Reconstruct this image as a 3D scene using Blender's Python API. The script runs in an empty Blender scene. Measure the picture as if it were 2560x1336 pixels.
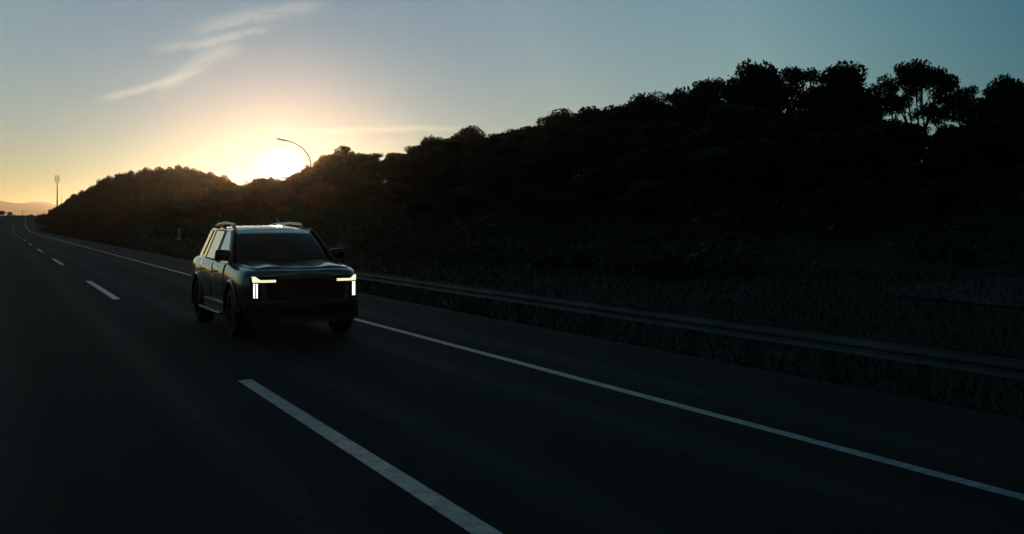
import bpy, bmesh, math, random
import numpy as np
from mathutils import Vector, Matrix

R = math.radians
S = bpy.context.scene
COL = S.collection
random.seed(7)
rng = np.random.default_rng(11)

# ------------------------------------------------------------------ camera
CAM_H = 1.87
FOC = 2500.0                       # focal length in pixels of the 2560 px wide photograph
HORIZON = 560.0
cam = bpy.data.objects.new('camera', bpy.data.cameras.new('camera'))
COL.objects.link(cam)
S.camera = cam
cam.location = (0, 0, CAM_H)
cam.rotation_euler = (R(90), 0, 0)
cam.data.sensor_width = 36
cam.data.lens = 36 * FOC / 2560
cam.data.shift_y = -(668 - HORIZON) / 2560
cam.data.clip_start = .1
cam.data.clip_end = 30000
S.render.resolution_x, S.render.resolution_y = 1024, 534

# ------------------------------------------------------------------ sky and sun
SUN_AZ, SUN_EL = math.atan((705 - 1280) / FOC), R(2.88)      # azimuth from +Y towards +X
sun_dir = Vector((math.sin(SUN_AZ) * math.cos(SUN_EL), math.cos(SUN_AZ) * math.cos(SUN_EL), math.sin(SUN_EL)))

def pix_dir(px, py):
    return Vector(((px - 1280) / FOC, 1.0, (HORIZON - py) / FOC)).normalized()

world = bpy.data.worlds.new('World')
S.world = world
world.use_nodes = True
wt = world.node_tree
for n in list(wt.nodes):
    wt.nodes.remove(n)

class NT:
    """small helper that chains math nodes"""
    def __init__(s, tree): s.t = tree
    def new(s, kind, **kw):
        n = s.t.nodes.new(kind)
        for k, v in kw.items(): setattr(n, k, v)
        return n
    def put(s, sock, v):
        if isinstance(v, bpy.types.NodeSocket): s.t.links.new(v, sock)
        elif v is not None: sock.default_value = v
    def math(s, op, a, b=None, clamp=False):
        n = s.new('ShaderNodeMath', operation=op, use_clamp=clamp)
        s.put(n.inputs[0], a)
        if b is not None: s.put(n.inputs[1], b)
        return n.outputs[0]
    def dot(s, a, b):
        n = s.new('ShaderNodeVectorMath', operation='DOT_PRODUCT')
        s.put(n.inputs[0], a); s.put(n.inputs[1], b)
        return n.outputs['Value']
    def noise(s, vec, scale, detail=3, rough=.55, dist=0):
        n = s.new('ShaderNodeTexNoise')
        if vec is not None: s.put(n.inputs['Vector'], vec)
        n.inputs['Scale'].default_value = scale
        n.inputs['Detail'].default_value = detail
        n.inputs['Roughness'].default_value = rough
        n.inputs['Distortion'].default_value = dist
        return n.outputs['Fac']
    def ramp(s, fac, stops):
        n = s.new('ShaderNodeValToRGB')
        e = n.color_ramp.elements
        while len(e) < len(stops): e.new(.5)
        for i, (p, c) in enumerate(stops):
            e[i].position = p
            e[i].color = (*c, 1) if len(c) == 3 else c
        s.put(n.inputs[0], fac)
        return n.outputs[0]
    def mix(s, fac, a, b, mode='MIX'):
        n = s.new('ShaderNodeMix', data_type='RGBA', blend_type=mode)
        s.put(n.inputs['Factor'], fac)
        s.put(n.inputs[6], (*a, 1) if isinstance(a, tuple) else a)
        s.put(n.inputs[7], (*b, 1) if isinstance(b, tuple) else b)
        return n.outputs[2]
    def mapping(s, vec, scale):
        n = s.new('ShaderNodeMapping')
        s.put(n.inputs['Vector'], vec)
        n.inputs['Scale'].default_value = scale
        return n.outputs[0]

W = NT(wt)
sky = W.new('ShaderNodeTexSky', sky_type='NISHITA', sun_disc=False)
sky.sun_elevation = SUN_EL
sky.sun_rotation = SUN_AZ
sky.dust_density = 1.0; sky.air_density = 1.0; sky.ozone_density = 2.0
sep = W.new('ShaderNodeSeparateColor'); wt.links.new(sky.outputs[0], sep.inputs[0])
cmb = W.new('ShaderNodeCombineColor')
for i, (p, k) in enumerate(((.81, .611), (.612, 1.291), (.814, 1.295))):     # film response of the dusk sky
    wt.links.new(W.math('MULTIPLY', W.math('POWER', sep.outputs[i], p), k), cmb.inputs[i])
tc = W.new('ShaderNodeTexCoord')
nrm = W.new('ShaderNodeVectorMath', operation='NORMALIZE'); wt.links.new(tc.outputs['Generated'], nrm.inputs[0])
vdir = nrm.outputs[0]
cosg = W.dot(vdir, tuple(sun_dir))
gam2 = W.math('MULTIPLY', W.math('SUBTRACT', 1.0, cosg), 2.0)               # ~ angle squared
def glow(sig_deg, amp):
    return W.math('MULTIPLY', W.math('POWER', 2.71828, W.math('MULTIPLY', gam2, -1 / (2 * R(sig_deg) ** 2))), amp)
halo = W.new('ShaderNodeCombineColor')
g1, g2 = glow(.5, 40.0), glow(1.6, 1.6)
for i, (a, b) in enumerate(((1, 1), (.93, .80), (.80, .52))):
    wt.links.new(W.math('ADD', W.math('MULTIPLY', g1, a), W.math('MULTIPLY', g2, b)), halo.inputs[i])
fade = W.ramp(cosg, [(.50, (.44, .34, .31)), (.755, (.64, .80, .92)), (.89, (1.40, 1.34, 1.32)), (.961, (.88, 1.04, 1.20)), (.99, (.20, .60, .98)), (1.0, (.12, .46, .9))])   # the sky dims away from the sun
base = W.mix(1.0, W.mix(1.0, cmb.outputs[0], fade, 'MULTIPLY'), halo.outputs[0], 'ADD')

# thin cirrus streaks high in the west
def streak(p0, p1, width_px, strength, bend=0.0, seed=0.0):
    a, b = pix_dir(*p0), pix_dir(*p1)
    c = (a + b).normalized()
    ax = (b - a); half = ax.length / 2; ax = (ax - c * ax.dot(c)).normalized()
    up = c.cross(ax).normalized()
    if up.z < 0: up = -up
    dc = W.math('MAXIMUM', W.dot(vdir, tuple(c)), .05)
    u = W.math('DIVIDE', W.math('DIVIDE', W.dot(vdir, tuple(ax)), dc), half)
    w = W.math('DIVIDE', W.math('DIVIDE', W.dot(vdir, tuple(up)), dc), width_px / FOC)
    m = W.new('ShaderNodeCombineXYZ')
    W.put(m.inputs[0], W.math('MULTIPLY', u, 1.6)); W.put(m.inputs[1], W.math('MULTIPLY', w, .55)); m.inputs[2].default_value = seed
    nz = W.noise(m.outputs[0], 1.6, 5, .6, .4)
    w2 = W.math('ADD', w, W.math('ADD', W.math('MULTIPLY', W.math('MULTIPLY', u, u), bend), W.math('MULTIPLY', W.math('SUBTRACT', nz, .5), 1.6)))
    f = W.math('POWER', 2.71828, W.math('MULTIPLY', W.math('MULTIPLY', w2, w2), -1.0))
    u2 = W.math('MULTIPLY', u, u)
    g = W.math('POWER', 2.71828, W.math('MULTIPLY', W.math('MULTIPLY', u2, u2), -1.1))
    front = W.math('GREATER_THAN', W.dot(vdir, tuple(c)), .3)
    n2 = W.math('ADD', .25, W.math('MULTIPLY', nz, 1.4))
    return W.math('MULTIPLY', W.math('MULTIPLY', W.math('MULTIPLY', f, g), W.math('MULTIPLY', n2, front)), strength)
masks = [streak((255, 250), (470, 190), 8, .46, -.4, 1.3),
         streak((400, 215), (590, 108), 18, .40, .3, 4.1),
         streak((390, 122), (560, 105), 11, .28, .2, 7.7),
         streak((500, 108), (670, 70), 9, .36, .3, 2.9),
         streak((480, 70), (800, 8), 18, .32, .2, 9.2),
         streak((740, 329), (1130, 319), 7, .42, .5, 5.5),
         streak((455, 406), (535, 398), 6, .32, .2, 3.3)]
tot = masks[0]
for m_ in masks[1:]:
    tot = W.math('ADD', tot, m_)
tot = W.math('MINIMUM', tot, .8)
base = W.mix(tot, base, W.mix(1.0, base, (1.25, 1.18, 1.02), 'MULTIPLY'))
base = W.mix(W.math('MULTIPLY', tot, .55), base, (8.6, 8.0, 6.6))
bg = W.new('ShaderNodeBackground'); bg.inputs['Strength'].default_value = .1
wt.links.new(base, bg.inputs[0])
wout = W.new('ShaderNodeOutputWorld'); wt.links.new(bg.outputs[0], wout.inputs['Surface'])

sl = bpy.data.lights.new('sun', 'SUN')
sl.energy = 2.4; sl.angle = R(.5); sl.color = (1.0, .56, .25)
sun = bpy.data.objects.new('sun', sl); COL.objects.link(sun)
sun.rotation_euler = sun_dir.to_track_quat('Z', 'Y').to_euler()
sun.location = (0, 0, 60)

S.view_settings.view_transform = 'Standard'
S.view_settings.look = 'None'
S.view_settings.gamma = 1
S.view_settings.use_curve_mapping = False
S.view_settings.exposure = 0
S.render.engine = 'CYCLES'
S.cycles.use_denoising = True
S.cycles.max_bounces = 6
S.cycles.transparent_max_bounces = 8
S.cycles.volume_bounces = 0
S.cycles.caustics_reflective = False
S.cycles.caustics_refractive = False

# ------------------------------------------------------------------ helpers
def tag(o, label=None, cat=None, group=None, kind=None):
    if label: o['label'] = label
    if cat: o['category'] = cat
    if group: o['group'] = group
    if kind: o['kind'] = kind
    return o

def empty(name, loc=(0, 0, 0), rz=0):
    o = bpy.data.objects.new(name, None); COL.objects.link(o)
    o.location = loc; o.rotation_euler = (0, 0, rz); o.empty_display_size = .3
    return o

def link(name, me, parent=None, loc=None):
    o = bpy.data.objects.new(name, me); COL.objects.link(o)
    if parent: o.parent = parent
    if loc: o.location = loc
    return o

def mesh(name, verts, faces, m, smooth=False):
    me = bpy.data.meshes.new(name)
    me.from_pydata([tuple(v) for v in verts], [], faces)
    me.materials.append(m)
    if smooth: me.polygons.foreach_set('use_smooth', [True] * len(me.polygons))
    me.update()
    return me

def bm_mesh(name, bm, m, smooth=False):
    bmesh.ops.recalc_face_normals(bm, faces=bm.faces)
    me = bpy.data.meshes.new(name); bm.to_mesh(me); bm.free()
    me.materials.append(m)
    if smooth: me.polygons.foreach_set('use_smooth', [True] * len(me.polygons))
    return me

def quads_mesh(name, co, m):
    """co: (n,4,3) array of separate quads"""
    n = len(co)
    me = bpy.data.meshes.new(name)
    me.vertices.add(n * 4); me.vertices.foreach_set('co', np.ascontiguousarray(co, dtype=np.float32).ravel())
    me.loops.add(n * 4); me.loops.foreach_set('vertex_index', np.arange(n * 4, dtype=np.int32))
    me.polygons.add(n)
    me.polygons.foreach_set('loop_start', np.arange(0, n * 4, 4, dtype=np.int32))
    me.polygons.foreach_set('loop_total', np.full(n, 4, dtype=np.int32))
    me.materials.append(m); me.update(calc_edges=True); me.validate()
    return me

def box(bm, c, size, rot=None, bevel=0, seg=2):
    mt = Matrix.Translation(c) @ (rot.to_4x4() if rot else Matrix.Identity(4)) @ Matrix.Diagonal((*size, 1))
    r = bmesh.ops.create_cube(bm, size=1, matrix=mt)
    if bevel:
        es = list({e for v in r['verts'] for e in v.link_edges})
        bmesh.ops.bevel(bm, geom=es, offset=bevel, segments=seg, affect='EDGES', profile=.5)

def tube(bm, pts, radii, n=6, cap=True):
    pts = [Vector(p) for p in pts]
    rings = []
    for i, p in enumerate(pts):
        d = (pts[min(i + 1, len(pts) - 1)] - pts[max(i - 1, 0)]).normalized()
        a = d.orthogonal().normalized() if i == 0 else (rings_axis - d * rings_axis.dot(d)).normalized()
        rings_axis = a
        b = d.cross(a)
        r = radii[i] if hasattr(radii, '__len__') else radii
        rings.append([bm.verts.new(p + (a * math.cos(2 * math.pi * k / n) + b * math.sin(2 * math.pi * k / n)) * r) for k in range(n)])
    for i in range(len(rings) - 1):
        for k in range(n):
            bm.faces.new((rings[i][k], rings[i][(k + 1) % n], rings[i + 1][(k + 1) % n], rings[i + 1][k]))
    if cap:
        bm.faces.new(rings[0][::-1]); bm.faces.new(rings[-1])

# ------------------------------------------------------------------ materials
def material(name):
    m = bpy.data.materials.new(name); m.use_nodes = True
    return m, NT(m.node_tree), m.node_tree.nodes['Principled BSDF']

def simple(name, col, rough=.5, metal=0, var=.15, scale=8, coat=0, spec=.5, coat_rough=.03):
    m, T, p = material(name)
    tcn = T.new('ShaderNodeTexCoord')
    nz = T.noise(tcn.outputs['Object'], scale, 4, .6)
    c0 = tuple(c * (1 - var) for c in col); c1 = tuple(min(1, c * (1 + var)) for c in col)
    m.node_tree.links.new(T.ramp(nz, [(.3, c0), (.7, c1)]), p.inputs['Base Color'])
    m.node_tree.links.new(T.math('ADD', rough - .06, T.math('MULTIPLY', nz, .12)), p.inputs['Roughness'])
    p.inputs['Metallic'].default_value = metal
    p.inputs['Coat Weight'].default_value = coat
    p.inputs['Coat IOR'].default_value = 1.75 if coat == 1.0 else 1.5
    p.inputs['Coat Roughness'].default_value = coat_rough
    p.inputs['Specular IOR Level'].default_value = spec
    return m

def emitter(name, col, strength):
    m, T, p = material(name)
    p.inputs['Base Color'].default_value = (.6, .6, .6, 1)
    p.inputs['Roughness'].default_value = .2
    p.inputs['Emission Color'].default_value = (*col, 1)
    p.inputs['Emission Strength'].default_value = strength
    return m

def ground_material(name, c0, c1, c2, sc, bump=.3, rough=.95):
    m, T, p = material(name)
    tcn = T.new('ShaderNodeTexCoord')
    a = T.noise(tcn.outputs['Object'], sc, 6, .65)
    b = T.noise(tcn.outputs['Object'], sc * 9, 4, .6)
    col = T.mix(T.math('MULTIPLY', b, .6), T.ramp(a, [(.3, c0), (.55, c1), (.75, c2)]), c0)
    m.node_tree.links.new(col, p.inputs['Base Color'])
    p.inputs['Roughness'].default_value = rough
    p.inputs['Specular IOR Level'].default_value = .15
    bp = T.new('ShaderNodeBump'); bp.inputs['Strength'].default_value = bump; bp.inputs['Distance'].default_value = .05
    m.node_tree.links.new(b, bp.inputs['Height']); m.node_tree.links.new(bp.outputs[0], p.inputs['Normal'])
    return m

def asphalt_material():
    m, T, p = material('asphalt')
    tcn = T.new('ShaderNodeTexCoord')
    big = T.noise(T.mapping(tcn.outputs['Object'], (.9, .04, 1)), 1.2, 5, .6)       # long wear bands along the lane
    fine = T.noise(tcn.outputs['Object'], 60, 4, .7)
    grit = T.noise(tcn.outputs['Object'], 260, 2, .7)
    col = T.ramp(big, [(.3, (.022, .023, .024)), (.7, (.050, .050, .050))])
    sx = T.new('ShaderNodeSeparateXYZ'); m.node_tree.links.new(tcn.outputs['Object'], sx.inputs[0])
    lane = T.math('PINGPONG', T.math('ADD', sx.outputs[0], 2.6), 1.74)               # distance from the lane edge
    trk = T.math('SUBTRACT', 1.0, T.math('MULTIPLY', T.math('ABSOLUTE', T.math('SUBTRACT', lane, .88)), 2.4), True)
    trk = T.math('MULTIPLY', trk, T.math('ADD', .4, big))
    vor = T.new('ShaderNodeTexVoronoi', feature='DISTANCE_TO_EDGE')
    wob = T.new('ShaderNodeVectorMath', operation='ADD'); m.node_tree.links.new(T.mapping(tcn.outputs['Object'], (.22, .05, 1)), wob.inputs[0])
    nzv = T.new('ShaderNodeTexNoise'); nzv.inputs['Scale'].default_value = 1.3; nzv.inputs['Detail'].default_value = 5
    m.node_tree.links.new(tcn.outputs['Object'], nzv.inputs['Vector'])
    sc_ = T.new('ShaderNodeVectorMath', operation='SCALE'); sc_.inputs['Scale'].default_value = .25
    m.node_tree.links.new(nzv.outputs['Color'], sc_.inputs[0]); m.node_tree.links.new(sc_.outputs[0], wob.inputs[1])
    m.node_tree.links.new(wob.outputs[0], vor.inputs['Vector']); vor.inputs['Scale'].default_value = 1.0
    crack = T.math('LESS_THAN', vor.outputs['Distance'], .0022)
    col = T.mix(T.math('MULTIPLY', trk, .45), col, (.062, .062, .061))
    col = T.mix(T.math('MULTIPLY', fine, .5), col, (.02, .021, .023))
    col = T.mix(T.math('MULTIPLY', crack, .7), col, (.008, .008, .009))
    m.node_tree.links.new(col, p.inputs['Base Color'])
    m.node_tree.links.new(T.math('SUBTRACT', T.math('ADD', .80, T.math('MULTIPLY', big, .2)), T.math('MULTIPLY', trk, .12)), p.inputs['Roughness'])
    p.inputs['Specular IOR Level'].default_value = .1
    bp = T.new('ShaderNodeBump'); bp.inputs['Strength'].default_value = .35; bp.inputs['Distance'].default_value = .01
    m.node_tree.links.new(grit, bp.inputs['Height']); m.node_tree.links.new(bp.outputs[0], p.inputs['Normal'])
    return m

def paint_line_material():
    m, T, p = material('road_paint')
    tcn = T.new('ShaderNodeTexCoord')
    n1 = T.noise(tcn.outputs['Object'], 5, 6, .7)
    n2 = T.noise(tcn.outputs['Object'], 70, 3, .7)
    col = T.ramp(T.math('ADD', T.math('MULTIPLY', n1, .55), T.math('MULTIPLY', n2, .45)), [(.40, (.05, .05, .05)), (.47, (.26, .26, .26)), (.56, (.42, .43, .43)), (.7, (.52, .52, .51))])
    m.node_tree.links.new(col, p.inputs['Base Color'])
    p.inputs['Roughness'].default_value = .42
    return m

def leaf_material(name, c0, c1, c2, thin=.3, through=None):
    m, T, p = material(name)
    tcn = T.new('ShaderNodeTexCoord')
    oi = T.new('ShaderNodeObjectInfo')
    n1 = T.noise(tcn.outputs['Object'], .8, 3, .6)
    n2 = T.noise(tcn.outputs['Object'], 9, 2, .6)
    f = T.math('ADD', T.math('MULTIPLY', n1, .6), T.math('ADD', T.math('MULTIPLY', n2, .3), T.math('MULTIPLY', oi.outputs['Random'], .2)))
    col = T.ramp(f, [(.35, c0), (.55, c1), (.8, c2)])
    m.node_tree.links.new(col, p.inputs['Base Color'])
    p.inputs['Roughness'].default_value = .6
    p.inputs['Specular IOR Level'].default_value = .25
    tr = T.new('ShaderNodeBsdfTranslucent'); m.node_tree.links.new(col, tr.inputs[0])
    if through:                                        # the warm veil below the sun is put into this translucent colour
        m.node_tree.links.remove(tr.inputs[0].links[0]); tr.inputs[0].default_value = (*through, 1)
    mx = T.new('ShaderNodeMixShader'); mx.inputs[0].default_value = thin
    out = m.node_tree.nodes['Material Output']
    m.node_tree.links.new(p.outputs[0], mx.inputs[1]); m.node_tree.links.new(tr.outputs[0], mx.inputs[2])
    m.node_tree.links.new(mx.outputs[0], out.inputs['Surface'])
    return m

M = dict(
    ground=ground_material('dry_ground', (.022, .020, .013), (.040, .035, .022), (.062, .052, .034), .35),
    dirt=ground_material('pale_gravel', (.05, .048, .044), (.075, .07, .062), (.10, .092, .08), 1.2, .5),
    far_hill=ground_material('distant_hill', (.05, .05, .045), (.08, .075, .06), (.11, .10, .08), .004, 0),
    asphalt=asphalt_material(), line=paint_line_material(),
    leaf=leaf_material('leaf_dark', (.020, .030, .014), (.040, .052, .022), (.065, .070, .030)),
    leaf_dry=leaf_material('leaf_olive', (.030, .034, .016), (.060, .056, .026), (.09, .075, .034), .5, (.24, .13, .048)),  # olive leaves; the sun's orange veil is painted into their see-through colour
    leaf_rust=leaf_material('leaf_rust', (.07, .040, .018), (.13, .068, .028), (.19, .10, .04)),  # brown cast of the low sun's glow put into the leaf colour
    grass=leaf_material('grass_blade', (.020, .021, .011), (.036, .033, .018), (.056, .048, .028)),
    bark=simple('bark', (.045, .036, .028), .9, 0, .4, 6),
    steel=simple('galvanised_steel', (.19, .19, .19), .65, .5, .4, 1.2),
    rail_post=simple('weathered_post', (.07, .065, .06), .9, 0, .4, 9),
    pole=simple('grey_pole_metal', (.16, .16, .16), .5, .6, .15, 3),
    concrete=simple('concrete', (.30, .29, .27), .9, 0, .2, 6),
    white=simple('white_marker_paint', (.34, .34, .33), .6, 0, .1, 9),
    wood=simple('weathered_wood', (.09, .075, .06), .9, 0, .3, 10),
    paint=simple('dark_blue_car_paint', (.22, .215, .212), .24, .8, .06, 3, 1.0, .6),
    roof_paint=simple('silver_grey_roof_paint', (.36, .37, .38), .26, .75, .06, 3, 1.0, .6),
    trim=simple('black_trim', (.012, .012, .013), .45, 0, .2, 30),
    gloss=simple('gloss_black_trim', (.006, .006, .007), .12, 0, .1, 20, .6),
    rubber=simple('tyre_rubber', (.015, .015, .015), .85, 0, .3, 40),
    alloy=simple('dark_alloy', (.10, .10, .11), .35, .9, .1, 10),
    chrome=simple('satin_chrome', (.5, .5, .52), .25, 1, .05, 10),
    cloth=simple('dark_seat_leather', (.02, .019, .018), .7, 0, .2, 30),
    drl=emitter('daytime_lamp_yellow', (.93, .94, .62), 1.0),
    led=emitter('headlamp_white_led', (1, 1, .97), 1.8),
    plate=simple('dark_plate_carrier', (.02, .02, .022), .5, 0, .1, 20),
    tail=simple('tail_lamp_red', (.20, .01, .01), .15, 0, .1, 20, .8),
)
def glass_material(name, metal):
    m, T, p = material(name)
    p.inputs['Metallic'].default_value = metal
    p.inputs['Base Color'].default_value = (.88, .90, .84, 1) if metal else (.02, .023, .024, 1)
    p.inputs['Roughness'].default_value = .03
    p.inputs['IOR'].default_value = 1.6
    p.inputs['Specular IOR Level'].default_value = .8
    p.inputs['Coat Weight'].default_value = 1
    p.inputs['Coat Roughness'].default_value = .01
    p.inputs['Coat IOR'].default_value = 1.6
    tr = T.new('ShaderNodeBsdfTransparent'); tr.inputs[0].default_value = (.35, .38, .38, 1)
    mx = T.new('ShaderNodeMixShader')
    lw = T.new('ShaderNodeLayerWeight'); lw.inputs['Blend'].default_value = .25
    m.node_tree.links.new(T.math('ADD', .55, T.math('MULTIPLY', lw.outputs['Facing'], .5), True), mx.inputs[0])
    m.node_tree.links.new(tr.outputs[0], mx.inputs[1]); m.node_tree.links.new(p.outputs[0], mx.inputs[2])
    m.node_tree.links.new(mx.outputs[0], m.node_tree.nodes['Material Output'].inputs['Surface'])
    return m
M['glass'] = glass_material('tinted_glass', 0)
M['side_glass'] = glass_material('reflective_privacy_glass', .9)

# ------------------------------------------------------------------ road frame: s = metres right of the camera lane, t = metres along the road
TH = math.atan(1285 / FOC)
CT, ST = math.cos(TH), math.sin(TH)
def road_off(t):
    return 0.00004 * np.maximum(0, np.asarray(t, float) - 150) ** 2
def sstep(x, a, b):
    x = np.clip((np.asarray(x, float) - a) / (b - a), 0, 1)
    return x * x * (3 - 2 * x)
def prof(t):
    t = np.asarray(t, float)
    return 6.6 * sstep(t, 240, 640) - 6 * sstep(t, 660, 1100)
def st_xy(s, t):
    s = np.asarray(s, float) + road_off(np.minimum(t, 1200)); t = np.asarray(t, float)
    return s * CT - t * ST, s * ST + t * CT
def ground_h(s, t):
    """height of the ground; s measured from the road's own reference line"""
    s = np.asarray(s, float); t = np.asarray(t, float)
    h = prof(t) * (1 - sstep(np.abs(s), 60, 260))
    h = h - 1.2 * sstep(-s, 11, 18) - .15 * sstep(s, -11.6, -11) * (1 - sstep(s, 8.6, 9.0))
    h = h - .22 * sstep(s, 8.7, 9.6) * (1 - sstep(s, 11, 16))
    ends = sstep(t, -120, -60) * (1 - sstep(t, 300, 350))
    near = (1 - .35 * sstep(t, 110, 240)) * (.66 + .34 * sstep(t, 70, 130))
    foot = 20 - 6 * sstep(t, 150, 300)
    bank = .9 * sstep(s, 12, foot + 6) + 6.6 * sstep(s, foot + 4, foot + 30) - 3.5 * sstep(s, 95, 220)
    rear = 13 * sstep(s, 22, 44) * (1 - sstep(s, 160, 320)) * sstep(t, 380, 460) * (1 - sstep(t, 850, 1000))  # unseen ridge added behind the knoll to keep sun off the far road
    bump_ = .25 * np.sin(s * .31 + t * .17) * np.sin(t * .11 - s * .07) * sstep(s, 14, 26) * (1 - sstep(np.abs(s), 200, 400))
    return h + ends * near * bank + rear + bump_
def ground_z(x, y):
    t = -x * ST + y * CT
    s = x * CT + y * ST - float(road_off(min(t, 1200)))
    return float(ground_h(s, t)), s, t

sl_ = np.unique(np.concatenate([-np.geomspace(18, 6400, 22), np.linspace(-18, -10.5, 6), [-11.6, -11, 8.6, 8.7, 9.0, 9.3, 9.6], np.linspace(10, 70, 61), np.geomspace(70, 6400, 22)]))
tl_ = np.unique(np.concatenate([-np.geomspace(60, 5000, 14), np.linspace(-60, 360, 141), np.linspace(365, 1200, 90), np.geomspace(1220, 7000, 16)]))
SS, TT = np.meshgrid(sl_, tl_)
X, Y = st_xy(SS, TT)
Z = ground_h(SS, TT)
nV, nS = len(tl_), len(sl_)
fc = [(j * nS + i, j * nS + i + 1, (j + 1) * nS + i + 1, (j + 1) * nS + i) for j in range(nV - 1) for i in range(nS - 1)]
tag(link('ground', mesh('ground', np.stack([X, Y, Z], -1).reshape(-1, 3), fc, M['ground'], True)), kind='structure')

ROAD_L, ROAD_R = -11.0, 8.7
tr_ = np.concatenate([np.linspace(-70, 240, 63), np.linspace(246, 900, 110)])
def strip(s0, s1, ts, dz, n=1):
    v, f = [], []
    for t in ts:
        for k in range(n + 1):
            s = s0 + (s1 - s0) * k / n
            x, y = st_xy(s, t)
            v.append((float(x), float(y), float(prof(t)) + dz))
    for j in range(len(ts) - 1):
        for k in range(n):
            a = j * (n + 1) + k
            f.append((a, a + 1, a + n + 2, a + n + 1))
    return v, f
road_frame = Matrix.Rotation(TH, 4, 'Z')     # object space of the road runs along it
def in_road(v):
    inv = road_frame.inverted()
    return [inv @ Vector(p) for p in v]
def road_obj(name, v, f, m, parent=None):
    me = mesh(name, in_road(v), f, m)
    o = link(name, me, parent)
    if not parent: o.matrix_world = road_frame
    return o
v, f = strip(ROAD_L, ROAD_R, tr_, 0, 4)
nb = len(v)                                   # sides of the slab
left = [i * 5 for i in range(len(tr_))]; right = [i * 5 + 4 for i in range(len(tr_))]
for side in (left, right):
    low = []
    for i in side:
        low.append(len(v)); v.append((v[i][0], v[i][1], v[i][2] - .3))
    for a in range(len(side) - 1):
        f.append((side[a], side[a + 1], low[a + 1], low[a]))
road = tag(road_obj('road', v, f, M['asphalt']), kind='structure')
DASH_S, EDGE_S = 2.62, 6.22
road_obj('edge_line', *strip(EDGE_S - .07, EDGE_S + .07, tr_, .005), M['line'], road)
road_obj('edge_line', *strip(-4.6, -4.46, tr_, .005), M['line'], road)
# dashes: 8.7 m painted, 23.3 m from start to start (their far ends)
k = 0
far_end = [32.7 + 20.75 * i for i in range(-2, 14)]
for zf in far_end:
    x0 = (DASH_S - zf * ST) / CT
    t1 = -x0 * ST + zf * CT
    ts = np.linspace(t1 - 9.0, t1, 5)
    road_obj('lane_dash', *strip(DASH_S - .085, DASH_S + .085, ts, .005), M['line'], road)

# pale gravel lay-by at the foot of the bank, right of the frame's middle
ts = np.linspace(-6, 17, 24)
v, f = [], []
for t in ts:
    for k in range(6):
        s = 18.0 + (4.2 + .8 * math.sin(t * .5)) * k / 5 + .4 * math.sin(t * .37)
        x, y = st_xy(s, t); v.append((float(x), float(y), float(ground_h(s, t)) + .03))
for j in range(len(ts) - 1):
    for k in range(5):
        a = j * 6 + k; f.append((a, a + 1, a + 7, a + 6))
tag(link('gravel_path', mesh('gravel_path', v, f, M['dirt'], True)), kind='structure')

# far hills
def hill(name, dist, pts, seed):
    r = np.random.default_rng(seed)
    pxs = np.linspace(pts[0][0], pts[-1][0], 90)
    ys = np.interp(pxs, [p[0] for p in pts], [p[1] for p in pts])
    rows = 9
    v, f = [], []
    for k in range(rows):
        u = k / (rows - 1)
        for i, (px, py) in enumerate(zip(pxs, ys)):
            top = (HORIZON - py) / FOC * dist + CAM_H + 1.5 * math.sin(i * 1.1 + seed)
            d = dist + 900 * (u - .5)
            zz = -3 + (top + 3) * math.sin(u * math.pi) ** 1.3
            v.append(((px - 1280) / FOC * d, d, zz))
    n = len(pxs)
    for k in range(rows - 1):
        for i in range(n - 1):
            f.append((k * n + i, k * n + i + 1, (k + 1) * n + i + 1, (k + 1) * n + i))
    return tag(link(name, mesh(name, v, f, M['far_hill'], True)), kind='structure')
hill('hills', 5600, [(-900, 520), (-500, 512), (-200, 508), (-60, 505), (0, 503), (30, 507), (70, 509), (120, 513), (180, 520), (300, 530)], 3)
hill('hills', 6500, [(-1200, 515), (-700, 510), (-300, 510), (-40, 508), (0, 506), (25, 510), (60, 507), (100, 505), (125, 507), (150, 514), (260, 522), (420, 535)], 5)

# ------------------------------------------------------------------ street lamp, mast, poles
def at(px, dist, z=0.0):
    return ((px - 1280) / FOC * dist, dist, z)

def lamp():
    d = 186.0
    x, y, _ = at(778, d)
    gz, _, _ = ground_z(x, y)
    o = tag(empty('street_lamp', (x, y, gz)), 'tall curved single arm street lamp rising beside the setting sun', 'street lamp')
    k = d / FOC
    top = lambda px, py: Vector(((px - 778) * k, 0, (HORIZON - py) * k + CAM_H - gz))
    pts = [(0, 0, 0), (0, 0, 3), top(778, 440), top(777, 408), top(771, 388), top(757, 371), top(738, 359), top(718, 352)]
    bm = bmesh.new(); tube(bm, pts, [.16, .15, .14, .125, .115, .105, .10, .095], 8)
    link('pole', bm_mesh('pole', bm, M['pole'], True), o)
    bm = bmesh.new(); box(bm, (0, 0, .25), (.34, .34, .5), None, .03)
    link('base', bm_mesh('base', bm, M['concrete']), o)
    a, b = top(719, 353), top(692, 347)
    bm = bmesh.new(); mid = (a + b) / 2; dv = (b - a)
    box(bm, mid, (dv.length, .42, .26), dv.to_track_quat('X', 'Z').to_matrix(), .06, 2)
    link('lamp_head', bm_mesh('lamp_head', bm, M['pole'], True), o)
    bm = bmesh.new(); box(bm, mid + Vector((-.05, 0, -.1)), (dv.length * .6, .22, .06), dv.to_track_quat('X', 'Z').to_matrix(), .02)
    link('lamp_lens', bm_mesh('lamp_lens', bm, M['concrete']), o)
lamp()

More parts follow.
